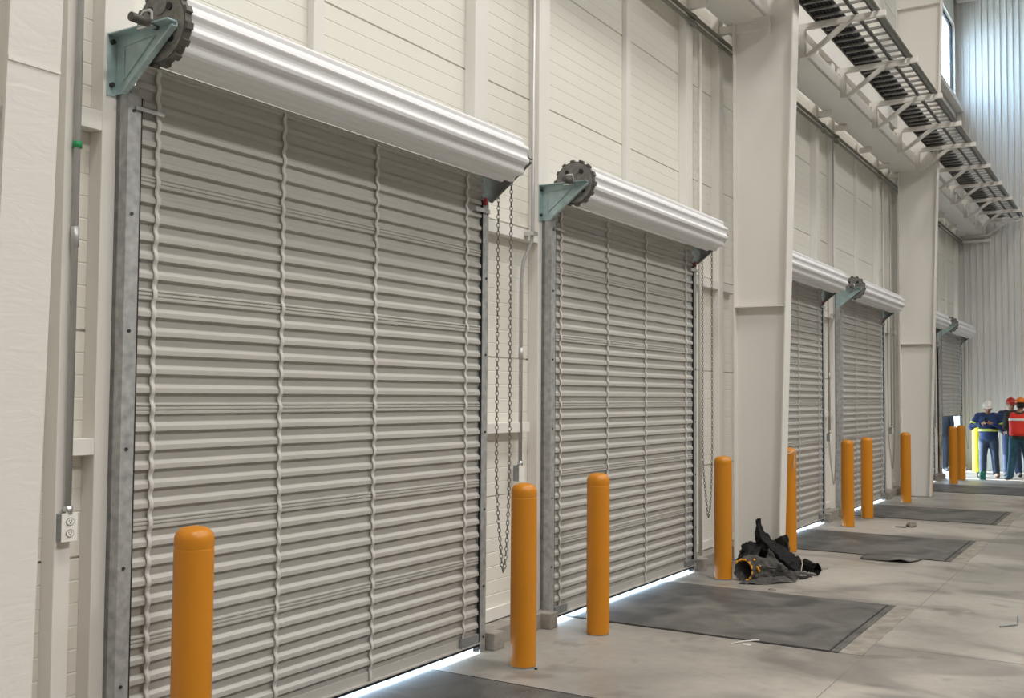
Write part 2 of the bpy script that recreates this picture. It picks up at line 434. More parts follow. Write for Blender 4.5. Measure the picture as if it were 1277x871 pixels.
tag(m.build('conduit', M['conduitdark'], None, True), 'thin pipe running along the outer edge of the cable tray', 'pipe')
for i in range(7):
    xx = .697+i*.0425
    pts = [(xx, TY0+j*(Lt/24), TZ+.0365) for j in range(25)]
    m = MB(); m.tube(pts, .0205, 8)
    tag(m.build('power_cable', M['cable'], None, True), 'thick black cable lying among its twins in the cable tray', 'cable', 'black cables in the tray')

# pair of long conduits along the wall
for i, z in enumerate((5.70, 5.78)):
    cd = thing('wall_conduit', (-.045, 2.4, z), ('lower' if i == 0 else 'upper')+' conduit of the long pair running along the wall under the beam', 'conduit', 'long wall conduits')
    m = MB(); m.tube([(0, 0, 0), (0, YEND-.1-2.4, 0)], .02, 10); m.build('pipe', M['conduitdark'], cd, True)
    for y in (10.1-2.4, 15.2-2.4, 15.95-2.4, 18.9-2.4, 25.0-2.4):
        m = MB(); m.tube([(0, y, 0), (0, y+.10, 0)], .029, 10); m.build('coupling', M['conduitdark'], cd, True)
m = MB(); m.tube([(-.062, 10.36, .116), (-.062, 10.36, 5.66)], .02, 10)
tag(m.build('conduit', M['steel'], None, True), 'white riser pipe after the second largest shutter, beside its jamb stud', 'pipe')
m = MB(); m.tube([(-.062, 10.36+P, .116), (-.062, 10.36+P, 5.66)], .02, 10)
tag(m.build('conduit', M['steel'], None, True), 'white riser pipe just before the far steel column, beside a jamb stud', 'pipe')

# ------------------------------------------------------------------ roller shutters
PITCH = .0893
def curtain_profile(z0, z1, off=-.024, smooth=False):
    pts = []; z = z0; k = 0
    def add(x, zz):
        if zz <= z1 + 1e-6: pts.append((x+off, zz))
    while z < z1:
        p = PITCH
        if smooth:
            for t, x in ((0, .0125), (.25, .011), (.45, .020), (.52, .0235), (.76, .0235), (.88, .019)): add(x, z+t*p)
        elif k % 6 == 5:
            for t, x in ((0, 0), (.34, 0), (.40, .017), (.52, .017), (.55, .013), (.60, .013), (.63, .018), (.72, .018), (.75, .014), (.80, .014), (.83, .019), (.90, .019), (.97, .001)): add(x, z+t*p)
        else:
            for t, x in ((0, 0), (.43, 0), (.485, .020), (.50, .0215), (.73, .0205), (.755, .020), (.95, .001)): add(x, z+t*p)
        z += p; k += 1
    pts.append((off, z1)); return pts

def make_curtain(parent, gap):
    m = MB(); m.strip(curtain_profile(gap+.085, 3.33), 1, -.012, DW+.012)
    cur = m.build('curtain', M['curtain'], parent)
    sol = cur.modifiers.new('sheet', 'SOLIDIFY'); sol.thickness = .0016; sol.offset = -1
    for ty in (.118, .96, 1.755, 2.735):
        m = MB(); pr = curtain_profile(gap+.085, 3.31, -.022, True); pr = [(-.008, gap+.02), (-.005, gap+.05)]+pr
        A = []
        for i, (x, z) in enumerate(pr):
            w = .0035*math.sin(z*5.1+ty*3)+.002*math.sin(z*17+ty)
            A.append([m.b.verts.new((x, ty+s*.0115+w, z)) for s in (-1, 1)])
        for a, b in zip(A, A[1:]): m.b.faces.new((a[0], a[1], b[1], b[0]))
        t = m.build('tape', M['tape'], cur, True)
        s2 = t.modifiers.new('thick', 'SOLIDIFY'); s2.thickness = .006; s2.offset = 1
    bar = MB(); bar.box(-.03, -.012, .0, DW, gap+.022, gap+.088, .002); bar.box(-.05, .014, .0, DW, gap+.022, gap+.03)
    bo = bar.build('bottom_bar', M['curtain'], parent)
    m = MB(); m.box(-.036, .0, .0, DW, gap+.0, gap+.0225, .003); m.build('rubber_seal', M['black'], bo)
    for y0, y1 in ((.02, .22), (DW-.24, DW-.03)):
        m = MB(); m.box(-.0115, .010, y0, y1, gap+.032, gap+.09, .002); e = m.build('end_bracket', M['galvdark'], bo)
    return cur

def drum_wheel(parent):
    n = 14; pts = []
    for k in range(n):
        a0 = 2*PI*k/n
        for f, r in ((0, .166), (.52, .166), (.58, .181), (.94, .181)):
            a = a0+f*2*PI/n; pts.append((r*math.cos(a), r*math.sin(a)))
    m = MB(); m.prism([(.2+x, 3.43+z) for x, z in pts], 1, -.050, -.014)
    wheel = m.build('drum_wheel', M['cast'], parent)
    m = MB()
    ring = [(.2+.158*math.cos(2*PI*k/40), 3.43+.158*math.sin(2*PI*k/40)) for k in range(40)]
    m.prism(ring, 1, -.054, -.049)
    f = m.build('face_plate', M['castface'], wheel)
    for k in range(3):                        # raised lobes of the casting
        a = 2*PI*k/3+PI/2
        m = MB(); m.prism([(.2+.10*math.cos(a)+.045*math.cos(t), 3.43+.10*math.sin(a)+.045*math.sin(t)) for t in [2*PI*j/20 for j in range(20)]], 1, -.058, -.053)
        m.build('lobe', M['castface'], wheel)
    for a in (.9, 2.2, 3.9, 5.6):
        m = MB(); m.tube([(.2+.105*math.cos(a), -.0605, 3.43+.105*math.sin(a)), (.2+.105*math.cos(a), -.053, 3.43+.105*math.sin(a))], .018, 14)
        m.build('hole', M['black'], wheel)
    m = MB(); m.tube([(.2, -.058, 3.43), (.2, -.052, 3.43)], .05, 20); m.build('hub', M['castface'], wheel)
    return wheel

def bracket(parent, yp, s, mt):
    """triangular head bracket, plate at y=yp, wall flange on side s"""
    t = .006
    m = MB()
    m.prism([(-.078, 3.155), (.005, 3.155), (.33, 3.405), (.33, 3.425), (-.078, 3.425)], 1, yp, yp+t)
    pl = m.build('bracket', mt, parent)
    # wall flange, top flange and diagonal flange
    m = MB(); m.box(-.080, -.074, min(yp, yp+s*.05), max(yp, yp+s*.05), 3.145, 3.435, .002); fl = m.build('wall_flange', mt, pl)
    m = MB(); m.box(-.078, .33, min(yp, yp+s*.05), max(yp, yp+s*.05), 3.425, 3.431); m.build('top_flange', mt, pl)
    m = MB(); m.prism([(.0, 3.150), (.006, 3.148), (.335, 3.402), (.33, 3.408)], 1, min(yp, yp+s*.03), max(yp, yp+s*.03)); m.build('lower_flange', mt, pl)
    # embossed triangle outline on the plate
    ys = yp-.003 if s < 0 else yp+t+.003
    tri = [(-.02, 3.215), (-.02, 3.375), (.195, 3.39)]
    m = MB(); m.tube([(x, ys, z) for x, z in tri+[tri[0]]], .0045, 6); m.build('embossed_rib', mt, pl)
    for yy, z in ((.028, 3.395), (.028, 3.195)):
        m = MB(); m.tube([(-.074, yp+s*yy, z), (-.058, yp+s*yy, z)], .012, 8); m.build('bolt', M['bolt'], fl)
    return pl

def make_shutter(yl, label, gap=.04):
    s = thing('roller_shutter', (0, yl, 0), label, 'roller shutter', 'roller shutters along the wall')
    make_curtain(s, gap)
    for side in (0, 1):                        # guides
        y0, y1 = (-.060, .012) if side == 0 else (DW-.012, DW+.060)
        m = MB()
        m.box(-.078, .0, y0, y0+.006, .0, 3.16) if side == 0 else m.box(-.078, .0, y1-.006, y1, .0, 3.16)
        m.box(.0, .006, y0, y1, .0, 3.16, .001)
        m.box(-.078, -.050, y0, y1, .0, 3.16)
        g = m.build('guide', M['galv'], s)
        ys = (y0+.030) if side == 0 else (y1-.030)
        for z in (.10, .45, .98, 1.52, 2.06, 2.60, 3.08):
            mm = MB(); mm.tube([(.006, ys, z), (.012, ys, z)], .008, 8); mm.build('bolt', M['bolt'], g)
        yb = .013 if side == 0 else DW-.017
        mm = MB(); mm.box(-.012, .004, yb-.002, yb+.008, .02, 3.15); mm.build('brush_seal', M['black'], g)
    # wound roll
    N = 11; prof = []
    for k in range(N):
        for f, r in ((0, .149), (.34, .151), (.46, .166), (.52, .170), (.72, .170), (.80, .166), (.96, .150)):
            a = 2*PI*(k+f)/N-.05; prof.append((.2+r*math.cos(a), 3.43+r*math.sin(a)))
    m = MB(); m.prism(prof, 1, -.012, DW+.014); roll = m.build('roll', M['roll'], s)
    m = MB(); m.tube([(.2, DW+.014, 3.43), (.2, DW+.05, 3.43)], .14, 24); m.build('end_disc', M['cast'], roll)
    drum_wheel(s)
    m = MB(); m.tube([(.2, -.21, 3.43), (.2, DW+.12, 3.43)], .021, 12); sh = m.build('shaft', M['cast'], s, False, 40)
    m = MB(); m.tube([(.165, -.125, 3.435), (.165, -.125, 3.468), (.18, -.125, 3.482), (.22, -.125, 3.482), (.235, -.125, 3.468), (.235, -.125, 3.435)], .007, 8)
    m.box(.155, .245, -.14, -.11, 3.399, 3.409)
    m.build('clamp', M['chrome'], s, False, 40)
    bracket(s, -.068, -1, M['teal'])
    bracket(s, DW+.075, 1, M['bracketdark'])
    m = MB(); m.box(.007, .019, -.025, .135, 3.085, 3.105, .002); m.build('stop_arm', M['galv'], s)
    m = MB(); m.box(.007, .023, DW-.125, DW+.05, 3.06, 3.09, .002); m.build('stop_arm', M['galv'], s)
    m = MB(); m.box(.008, .028, DW-.015, DW+.012, 3.115, 3.165, .004); m.build('release_tag', M['red'], s)['label'] = 'red release tag'
    m = MB(); m.box(-.074, .006, -.05, -.004, 3.16, 3.20, .002); m.build('guide_cap', M['galv'], s)
    return s
sh_labels = ['largest grey roller shutter, beside the white double socket box',
             'second largest grey roller shutter, just before the column with the tarpaulin heap',
             'grey roller shutter half hidden by the column with the tarpaulin heap',
             'grey roller shutter just before the far steel column',
             'roller shutter almost hidden by the far steel column, only its white roll showing',
             'small grey roller shutter raised to waist height near the workers']
proto = make_shutter(DOORS[0], sh_labels[0])
for i in range(1, 5):
    o = copy_tree(proto); o.location.y = DOORS[i]; o['label'] = sh_labels[i]
make_shutter(DOORS[5], sh_labels[5], 1.36)

# ------------------------------------------------------------------ hand chains
def make_chain(label):
    m = MB(); path = []
    for i in range(81): path.append(Vector((.045+.022*max(0, (i-60)/20)**2*1.9, 0, 3.30-2.60*i/80)))
    path.append(Vector((.098, 0, .57))); path.append(Vector((.108, 0, .545))); path.append(Vector((.118, 0, .57)))
    for i in range(81): path.append(Vector((.145-.02*max(0, (20-i)/20)**2, .012, .70+2.62*i/80)))
    # resample
    L = [0]
    for a, b in zip(path, path[1:]): L.append(L[-1]+(b-a).length)
    def pt(t):
        for i in range(len(L)-1):
            if L[i+1] >= t:
                f = (t-L[i])/max(1e-9, L[i+1]-L[i]); return path[i].lerp(path[i+1], f), (path[i+1]-path[i]).normalized()
        return path[-1], (path[-1]-path[-2]).normalized()
    t = .01; k = 0
    while t < L[-1]-.01:
        c, d = pt(t); up = Vector((0, 1, 0)); a = d.cross(up).normalized(); b = d.cross(a)
        w = (a+b).normalized() if k % 2 else (a-b).normalized()
        loop = []
        for j in range(8):
            g = 2*PI*j/8; loop.append(c+d*(.0205*math.cos(g))+w*(.0105*math.sin(g)))
        nrm = d.cross(w); rings = []
        for j in range(8):
            out = (loop[j]-c).normalized()
            rings.append([m.b.verts.new(loop[j]+(out*math.cos(q)+nrm*math.sin(q))*.0034) for q in (0, PI/2, PI, 3*PI/2)])
        for j in range(8):
            A, B = rings[j], rings[(j+1) % 8]
            for q in range(4): m.b.faces.new((A[q], A[(q+1) % 4], B[(q+1) % 4], B[q]))
        t += .030; k += 1
    o = m.build('hand_chain', M['chain'], None, True)
    return tag(o, label, 'chain', 'hand chains of the shutters')
ch_labels = ['long hand chain loop hanging between the two largest shutters', 'hand chain loop hanging beside the second largest shutter, before the tarpaulin column',
             'hand chain loop hanging between the third and fourth shutters', 'hand chain loop hanging after the fourth shutter, before the far column',
             'hand chain loop hanging behind the far steel column', 'hand chain loop hanging beside the raised shutter by the end wall']
for i in range(6):
    if i == 0: ch = o = make_chain(ch_labels[0])
    else: o = ch.copy(); C.objects.link(o); o['label'] = ch_labels[i]
    o.location = (0, DOORS[i]+DW+.125, 0)

# ------------------------------------------------------------------ conduits with boxes
def vertical_conduit(name_loc, pts, label, boxz, outlet, coupling_z, band=None, m_pipe='conduit'):
    x, y = name_loc
    t = thing('conduit_run', (x, y, 0), label, 'conduit')
    m = MB(); m.tube(pts, .0145, 12); m.build('pipe', M[m_pipe], t, True)
    for z in coupling_z:
        yy = [p for p in pts if True][0]
        m = MB(); m.tube([(0, 0, z), (0, 0, z+.09)], .0185, 12); m.build('coupling', M['conduit'], t, True)
    if band:
        m = MB(); m.tube([(0, 0, band), (0, 0, band+.03)], .0205, 12); m.build('band', M['green'], t, True)['label'] = 'green coupling band'
    m = MB(); m.tube([(0, 0, boxz+.118), (0, 0, boxz+.15)], .021, 12); m.build('connector', M['chrome'], t, True)
    m = MB(); m.box(-.04, .012, -.037, .037, boxz, boxz+.12, .003); bx = m.build('outlet_box', M['galvdark'], t)
    m = MB(); m.box(.012, .017, -.039, .039, boxz-.002, boxz+.122, .0015); pl = m.build('cover_plate', M['white'], t)
    if outlet:
        for z in (boxz+.035, boxz+.085):
            m = MB(); m.prism([(.0175*math.cos(a)*1.0, z+.0145*math.sin(a)) for a in [2*PI*j/20 for j in range(20)]], 0, .017, .0205)
            so = m.build('socket', M['white'], pl)
            rg = MB(); ring = [(.0195, .0185*math.cos(2*PI*j/16), z+.0155*math.sin(2*PI*j/16)) for j in range(17)]
            rg.tube(ring, .0012, 5); rg.build('socket_rim', M['slot'], pl)
            for dy, dz, w, h in ((-.0065, .004, .0011, .0045), (.0065, .004, .0011, .0055), (0, -.0065, .0026, .003)):
                mm = MB(); mm.box(.0204, .0212, dy-w, dy+w, z+dz-h, z+dz+h); mm.build('slot', M['slot'], so)
    return t
vertical_conduit((-.055, 2.865), [(0, 0, 1.25), (0, 0, 7.0)], 'galvanised conduit dropping to the white double socket box', 1.128, True, [2.42], 2.86)
# the run that bends around the girt, between the first two doors
t = vertical_conduit((-.085, 6.735), [(0, 0, 1.25), (0, 0, 2.65), (.004, .02, 2.80), (.055, .06, 2.96), (.06, .062, 3.05), (.06, .062, 5.68)],
                 'bent galvanised conduit between the two largest shutters', 1.13, False, [2.05])
m = MB(); m.box(-.02, .09, .03, .095, 3.00, 3.03); m.build('strap', M['chrome'], t)
t2 = copy_tree(t); t2.location.y = 6.735+P; t2['label'] = 'bent galvanised conduit between the third and fourth shutters'
t3 = copy_tree(t); t3.location.y = 6.735+2*P; t3['label'] = 'bent galvanised conduit just before the raised shutter'
vertical_conduit((-.02, 19.62), [(0, 0, 1.25), (0, 0, 5.6)], 'thin conduit with a small box just before the far steel column', 1.13, False, [])

# ------------------------------------------------------------------ bollards
def make_bollard(label, mt):
    b = thing('bollard', (0, 0, 0), label, 'bollard', 'orange bollards along the shutters')
    R = .086
    m = MB(); m.lathe([(0, .004), (R-.006, .004), (R, .010), (R+.001, .5), (R, 1.10)], n=40); m.build('sleeve', mt, b, False, 40)
    prof = [(R, 1.10), (R-.0015, 1.103), (R-.0005, 1.107)]
    for k in range(9):
        a = PI/2*k/8; prof.append((R-.052+.0515*math.cos(a), 1.140+.055*math.sin(a)))
    prof += [(.018, 1.1985), (0, 1.199)]
    m = MB(); m.lathe(prof, n=40); m.build('cap', mt, b, True)
    m = MB(); m.lathe([(0, 0), (R-.002, 0), (R-.002, .009), (0, .009)], n=32); m.build('footing', M['galvdark'], b, False, 40)
    return b
bol = [(.425, 3.15, 'orange bollard standing before the largest shutter curtain'),
       (.44, 5.92, 'orange bollard under the outlet box between the two largest shutters'),
       (.432, 7.02, 'orange bollard before the second largest shutter, near the first visible dock plate edge'),
       (.40, 9.78, 'orange bollard touching the black tarpaulin heap, before the column'),
       (.405, 11.93, 'slim looking orange bollard just behind the tarpaulin column, partly hidden by it'),
       (.395, 14.70, 'orange bollard after the third shutter, closer of the pair before the fourth shutter'),
       (.39, 15.87, 'orange bollard before the fourth shutter, farther of the close pair'),
       (.405, 18.63, 'orange bollard standing alone before the far steel column'),
       (.42, 20.62, 'orange bollard almost hidden behind the far steel column'),
       (.445, 23.35, 'orange bollard before the raised shutter, closer of the overlapping pair'),
       (.43, 24.55, 'orange bollard before the raised shutter, farther of the overlapping pair'),
       (.36, 27.35, 'bright yellow bollard behind the worker in the white helmet')]
pb = None
for x, y, lb in bol:
    if 'yellow' in lb: o = make_bollard(lb, M['yellow']); del o['group']
    elif pb is None: o = pb = make_bollard(lb, M['bollard'])
    else: o = copy_tree(pb); o['label'] = lb
    o.location = (x, y, 0)

# ------------------------------------------------------------------ dock levellers
def make_leveller(label):
    d = thing('dock_plate', (0, 0, 0), label, 'dock plate', 'steel dock plates in the floor')
    m = MB(); m.box(-.10, 2.03, -.94, .94, .001, .007); m.build('deck', M['checker'], d)
    m = MB(); m.box(-.04, 2.10, -.965, -.945, .001, .0045); m.box(-.04, 2.10, .945, .965, .001, .0045); m.box(2.034, 2.048, -.945, .945, .001, .0045)
    m.build('gap_frame', M['black'], d)
    m = MB(); m.box(2.048, 2.10, -.945, .945, .001, .006); m.build('rear_angle', M['checker'], d)
    return d
lev = [(4.555, 'dark tread plate before the largest shutter, cut by the picture edge'),
       (8.375, 'largest fully visible dark dock plate, before the second largest shutter'),
       (13.14, 'dark dock plate before the third shutter with a torn scrap at its edge'),
       (17.05, 'dark dock plate before the fourth shutter'),
       (22.1, 'dark dock plate across the floor just before the workers'),
       (26.2, 'dock plate under the raised shutter by the end wall')]
pl0 = None
for y, lb in lev:
    if pl0 is None: o = pl0 = make_leveller(lb)
    else: o = copy_tree(pl0); o['label'] = lb
    o.location = (0, y, 0)
# darker poured strips and saw cuts in the slab
M['patch'] = mat('dark concrete infill', (.25, .23, .195), .85, var=.3, vscale=7)
M['cut'] = mat('saw cut', (.22, .205, .18), .9)
for y, lb in lev[1:4]:
    m = MB(); pts = []
    random.seed(int(y*10))
    for i in range(17): pts.append((2.26+random.uniform(-.008, .008), y-.95+i*1.93/16))
    m.prism([(2.10, y+.98), (2.10, y-.95)]+pts, 2, .0005, .0025)
    tag(m.build('floor_patch', M['patch']), 'dark infill strip at the outer end of the '+lb.replace('with a torn scrap at its edge', '').strip(), 'floor strip', 'infill strips behind the dock plates', 'structure')
m = MB()
for a, b in (((2.27, -5), (2.27, 7.45)), ((2.27, 9.3), (2.27, 12.15)), ((2.27, 14.1), (2.27, 16.0)), ((2.27, 18.1), (2.27, YEND))): m.box(a[0]-.003, a[0]+.003, a[1], b[1], .0004, .0012)
m.box(2.27, 12, 7.78, 7.786, .0004, .0012); m.box(2.27, 12, 15.4, 15.406, .0004, .0012)
tag(m.build('floor_joint', M['cut']), 'thin saw cut joints in the concrete floor', 'floor joint', kind='structure')

# ------------------------------------------------------------------ black tarpaulin heap at the column foot
tarp = thing('tarpaulin_heap', (.70, 10.4, 0), 'heap of crumpled black tarpaulin with an orange edged opening at the column foot', 'tarpaulin')
def patch(rows, name, mt, thick=.006, amp=.012, seed=0, cuts=2):
    """rows: grid of world points"""
    m = MB(); nv = []
    for r in rows: nv.append([m.b.verts.new((p[0]-.70, p[1]-10.4, p[2])) for p in r])
    for A, B in zip(nv, nv[1:]):
        for i in range(len(A)-1): m.b.faces.new((A[i], A[i+1], B[i+1], B[i]))
    o = m.build(name, mt, tarp, True)
    s = o.modifiers.new('sub', 'SUBSURF'); s.subdivision_type = 'SIMPLE'; s.levels = s.render_levels = 4
    tx = bpy.data.textures.new(name+str(seed), 'CLOUDS'); tx.noise_scale = .085; tx.noise_depth = 4; tx.noise_type = 'HARD_NOISE'
    d = o.modifiers.new('creases', 'DISPLACE'); d.texture = tx; d.strength = amp*6.5; d.mid_level = .5; d.texture_coords = 'LOCAL'
    k = o.modifiers.new('thick', 'SOLIDIFY'); k.thickness = thick
    return o
# low crumpled mass behind the fourth bollard
patch([[(.42, 10.15, .02), (.52, 10.0, .06), (.66, 9.95, .03)],
       [(.33, 10.35, .12), (.46, 10.2, .20), (.60, 10.15, .10)],
       [(.30, 10.55, .24), (.43, 10.45, .30), (.56, 10.45, .24)],
       [(.33, 10.8, .18), (.46, 10.75, .25), (.60, 10.8, .18)],
       [(.36, 10.88, .02), (.55, 10.9, .06), (.66, 10.9, .03)]], 'fold', M['tarp'], seed=1)
# tall upright flap that sweeps down and away from the wall
patch([[(.455, 10.60, .50), (.478, 10.605, .515), (.50, 10.62, .515)],
       [(.445, 10.58, .42), (.49, 10.56, .44), (.525, 10.62, .42)],
       [(.455, 10.54, .30), (.55, 10.48, .33), (.615, 10.60, .33)],
       [(.55, 10.46, .19), (.68, 10.40, .24), (.77, 10.60, .245)],
       [(.68, 10.42, .08), (.82, 10.36, .14), (.92, 10.58, .15)],
       [(.82, 10.40, .02), (.95, 10.38, .04), (1.04, 10.55, .05)]], 'upright_flap', M['tarp'], seed=2, amp=.009)
# grey tube-like piece with the opening
N = 9
def tube_rows(spine):
    rows = []
    for (cx, cy, cz, rx, rz, tilt) in spine:
        r = []
        for k in range(N):
            a = 2*PI*k/N; q = random.uniform(.84, 1.12)
            r.append((cx+q*rx*math.cos(a)*math.cos(tilt), cy+q*rx*math.cos(a)*math.sin(tilt), max(.006, cz+q*rz*math.sin(a))))
        r.append(r[0])
        rows.append(r)
    return rows
patch(tube_rows([(.60, 9.78, .10, .085, .105, .25), (.67, 9.90, .12, .105, .12, .3), (.76, 10.02, .10, .11, .095, .35), (.90, 10.10, .05, .11, .045, .4), (1.02, 10.22, .025, .12, .018, .5)]), 'open_sleeve', M['tarpgrey'], seed=3, amp=.008)
m = MB(); ring = []
for k in range(26):
    a = -1.25+2*PI*k/26*.62
    ring.append((.60-.70+.088*math.cos(a)*math.cos(.25), 9.775-10.4+.088*math.cos(a)*math.sin(.25), max(.012, .10+.107*math.sin(a))+.004*math.sin(k*2.3)))
m.tube(ring, [.008+.004*math.sin(k*1.9) for k in range(26)], 8); m.build('edging', M['edging'], tarp, True)['label'] = 'orange edging of the opening'
m = MB()
for i in range(9): m.ellipsoid((.70-.70+random.uniform(-.02, .05), 9.86-10.4+random.uniform(-.02, .04), .17+random.uniform(-.08, .05)), (.014, .014, .012), u=8, v=6)
m.build('edging_tatters', M['edging'], tarp, True)
# flat flap lying to the front
patch([[(.58, 9.60, .006), (.72, 9.62, .02), (.85, 9.70, .015)],
       [(.66, 9.72, .03), (.82, 9.78, .05), (.97, 9.86, .03)],
       [(.78, 9.88, .05), (.93, 9.95, .06), (1.06, 10.02, .02)]], 'front_flap', M['tarpgrey'], seed=4, amp=.006)
# pointed grey fold
patch([[(.70, 10.16, .02), (.69, 10.20, .15), (.70, 10.25, .27)],
       [(.79, 10.14, .02), (.80, 10.18, .10), (.765, 10.25, .20)],
       [(.93, 10.12, .015), (.92, 10.17, .04), (.88, 10.24, .08)]], 'pointed_fold', M['tarpgrey'], seed=5, amp=.006)
# piece behind, leaning over toward the next bollard
patch([[(.56, 10.80, .02), (.57, 10.76, .20), (.58, 10.72, .27)],
       [(.66, 10.80, .02), (.67, 10.74, .24), (.69, 10.68, .345)],
       [(.78, 10.78, .02), (.78, 10.72, .22), (.775, 10.66, .37)],
       [(.82, 10.76, .01), (.815, 10.70, .12), (.80, 10.64, .22)]], 'rear_fold', M['tarpgrey'], seed=6, amp=.006)
# rolled black end
patch(tube_rows([(.93, 10.62, .075, .06, .06, .9), (1.0, 10.55, .085, .075, .075, .9), (1.08, 10.50, .075, .075, .07, .9), (1.13, 10.46, .07, .06, .06, .9)]), 'rolled_end', M['tarp'], seed=7, amp=.010)
m = MB(); m.tube([(.26, .10, .17), (.29, .02, .11), (.31, -.10, .05), (.335, -.28, .005)], .004, 6); m.build('cord', M['cord'], tarp, True)

m = MB(); m.tube([(.622, 11.165, 1.17), (.56, 11.45, 1.155), (.49, 11.84, 1.16), (.495, 11.85, 1.10), (.488, 11.846, 1.02), (.497, 11.842, .96)], .006, 6)
tag(m.build('tied_cord', M['cord'], None, True), 'pale cord tied from the column edge to the bollard behind it', 'cord')
# ------------------------------------------------------------------ small scraps
def scrap(x, y, sx, sy, h, mt, label, seed, name='scrap', cat='scrap', rz=0):
    random.seed(seed); m = MB(); pts = []
    for k in range(9):
        a = 2*PI*k/9; r = random.uniform(.6, 1.0); pts.append((sx*r*math.cos(a), sy*r*math.sin(a)))
    bot = [m.b.verts.new((px, py, 0.001)) for px, py in pts]
    mid = [m.b.verts.new((px*.75, py*.75, h*random.uniform(.5, 1))) for px, py in pts]; top = m.b.verts.new((0, 0, h))
    for k in range(9):
        k2 = (k+1) % 9
        m.b.faces.new((bot[k], bot[k2], mid[k2], mid[k])); m.b.faces.new((mid[k], mid[k2], top))
    m.b.faces.new(bot[::-1])
    o = m.build(name, mt, None, True); o.location = (x, y, 0.0005); o.rotation_euler.z = rz
    return tag(o, label, cat)
scrap(1.13, 15.2, .10, .14, .06, M['debris'], 'grey crumpled rag on the floor between the third and fourth dock plates', 3, 'rag', 'rag')
scrap(1.02, 15.05, .09, .06, .012, M['tarp'], 'flat dark scrap beside the crumpled grey rag', 5)
scrap(.98, 9.49, .05, .035, .012, M['debris'], 'small dark chip near the tarpaulin heap end', 9, 'chip', 'chip')
scrap(.556, 5.89, .014, .016, .010, M['tarp'], 'tiny dark chip on the floor beside the bollard under the outlet box', 11, 'chip', 'chip')
scrap(1.00, 10.95, .13, .08, .006, M['patch'], 'flat brown scrap on the floor beyond the tarpaulin heap', 12)
scrap(1.60, 8.25, .028, .045, .004, M['tarp'], 'small black flake lying on the largest visible dock plate', 21, 'flake', 'flake')
scrap(1.48, 7.30, .05, .03, .004, M['paper'], 'white paper scrap at the near edge of the second dock plate', 13, 'paper', 'paper')
# torn sheet at the third dock plate
m = MB()
g = [[m.b.verts.new((x, y, z)) for x, y, z in r] for r in (
    [(1.22, 11.83, .009), (1.40, 11.80, .009), (1.52, 11.79, .015), (1.66, 11.80, .040), (1.74, 11.83, .015)],
    [(1.20, 12.05, .009), (1.42, 12.03, .009), (1.56, 12.0, .022), (1.70, 12.0, .030), (1.80, 12.02, .013)],
    [(1.20, 12.22, .0135), (1.42, 12.22, .0135), (1.58, 12.22, .0135), (1.72, 12.22, .014), (1.82, 12.22, .0135)])]
for A, B in zip(g, g[1:]):
    for i in range(4): m.b.faces.new((A[i], A[i+1], B[i+1], B[i]))
o = m.build('torn_sheet', M['checker'], None, True); o.modifiers.new('t', 'SOLIDIFY').thickness = .004
tag(o, 'torn dark sheet curling up at the edge of the third dock plate', 'sheet')
m = MB(); m.tube([(2.955, 8.93, .008), (3.045, 9.06, .008), (3.06, 9.075, .009), (3.065, 9.08, .02), (3.066, 9.085, .075)], .007, 8)
tag(m.build('bent_rod', M['galvdark'], None, True), 'short bent metal rod lying alone on the open floor', 'rod')
m = MB(); m.tube([(1.385, 7.25, .005), (1.43, 7.35, .006), (1.50, 7.42, .010), (1.53, 7.44, .010)], .005, 6)
tag(m.build('white_strip', M['paper'], None, True), 'thin white strip beside the second dock plate', 'strip')

# ------------------------------------------------------------------ people
def evalmesh(o):
    dg = bpy.context.evaluated_depsgraph_get(); dg.update()
    me = bpy.data.meshes.new_from_object(o.evaluated_get(dg)); return me
def skin_shape(verts, edges, root=0, sub=1):
    """verts: (co, (rx, ry)); returns a mesh grown with a skin modifier"""
    me = bpy.data.meshes.new('t'); me.from_pydata([v[0] for v in verts], edges, [])
    o = bpy.data.objects.new('t', me); C.objects.link(o)
    sk = o.modifiers.new('s', 'SKIN'); sk.use_smooth_shade = True
    for i, v in enumerate(verts):
        d = me.skin_vertices[0].data[i]; d.radius = v[1] if isinstance(v[1], tuple) else (v[1], v[1]); d.use_root = (i == root)
    ss = o.modifiers.new('u', 'SUBSURF'); ss.levels = ss.render_levels = sub
    r = evalmesh(o); bpy.data.objects.remove(o); return r
def remesh(meshes, extra, voxel, name, mt, parent):
    b = bmesh.new()
    for me in meshes: b.from_mesh(me)
    if extra:
        t = bpy.data.meshes.new('x'); extra.b.to_mesh(t); extra.b.free(); b.from_mesh(t)
    me = bpy.data.meshes.new('t'); b.to_mesh(me); b.free()
    o = bpy.data.objects.new('t', me); C.objects.link(o)
    r = o.modifiers.new('r', 'REMESH'); r.mode = 'VOXEL'; r.voxel_size = voxel; r.use_smooth_shade = True
    sm = o.modifiers.new('sm', 'SMOOTH'); sm.factor = .5; sm.iterations = 2
    out = evalmesh(o); bpy.data.objects.remove(o)
    out.name = name; out.materials.clear(); out.materials.append(mt)
    for p in out.polygons: p.use_smooth = True
    q = bpy.data.objects.new(name, out); C.objects.link(q)
    if parent: q.parent = parent
    return q

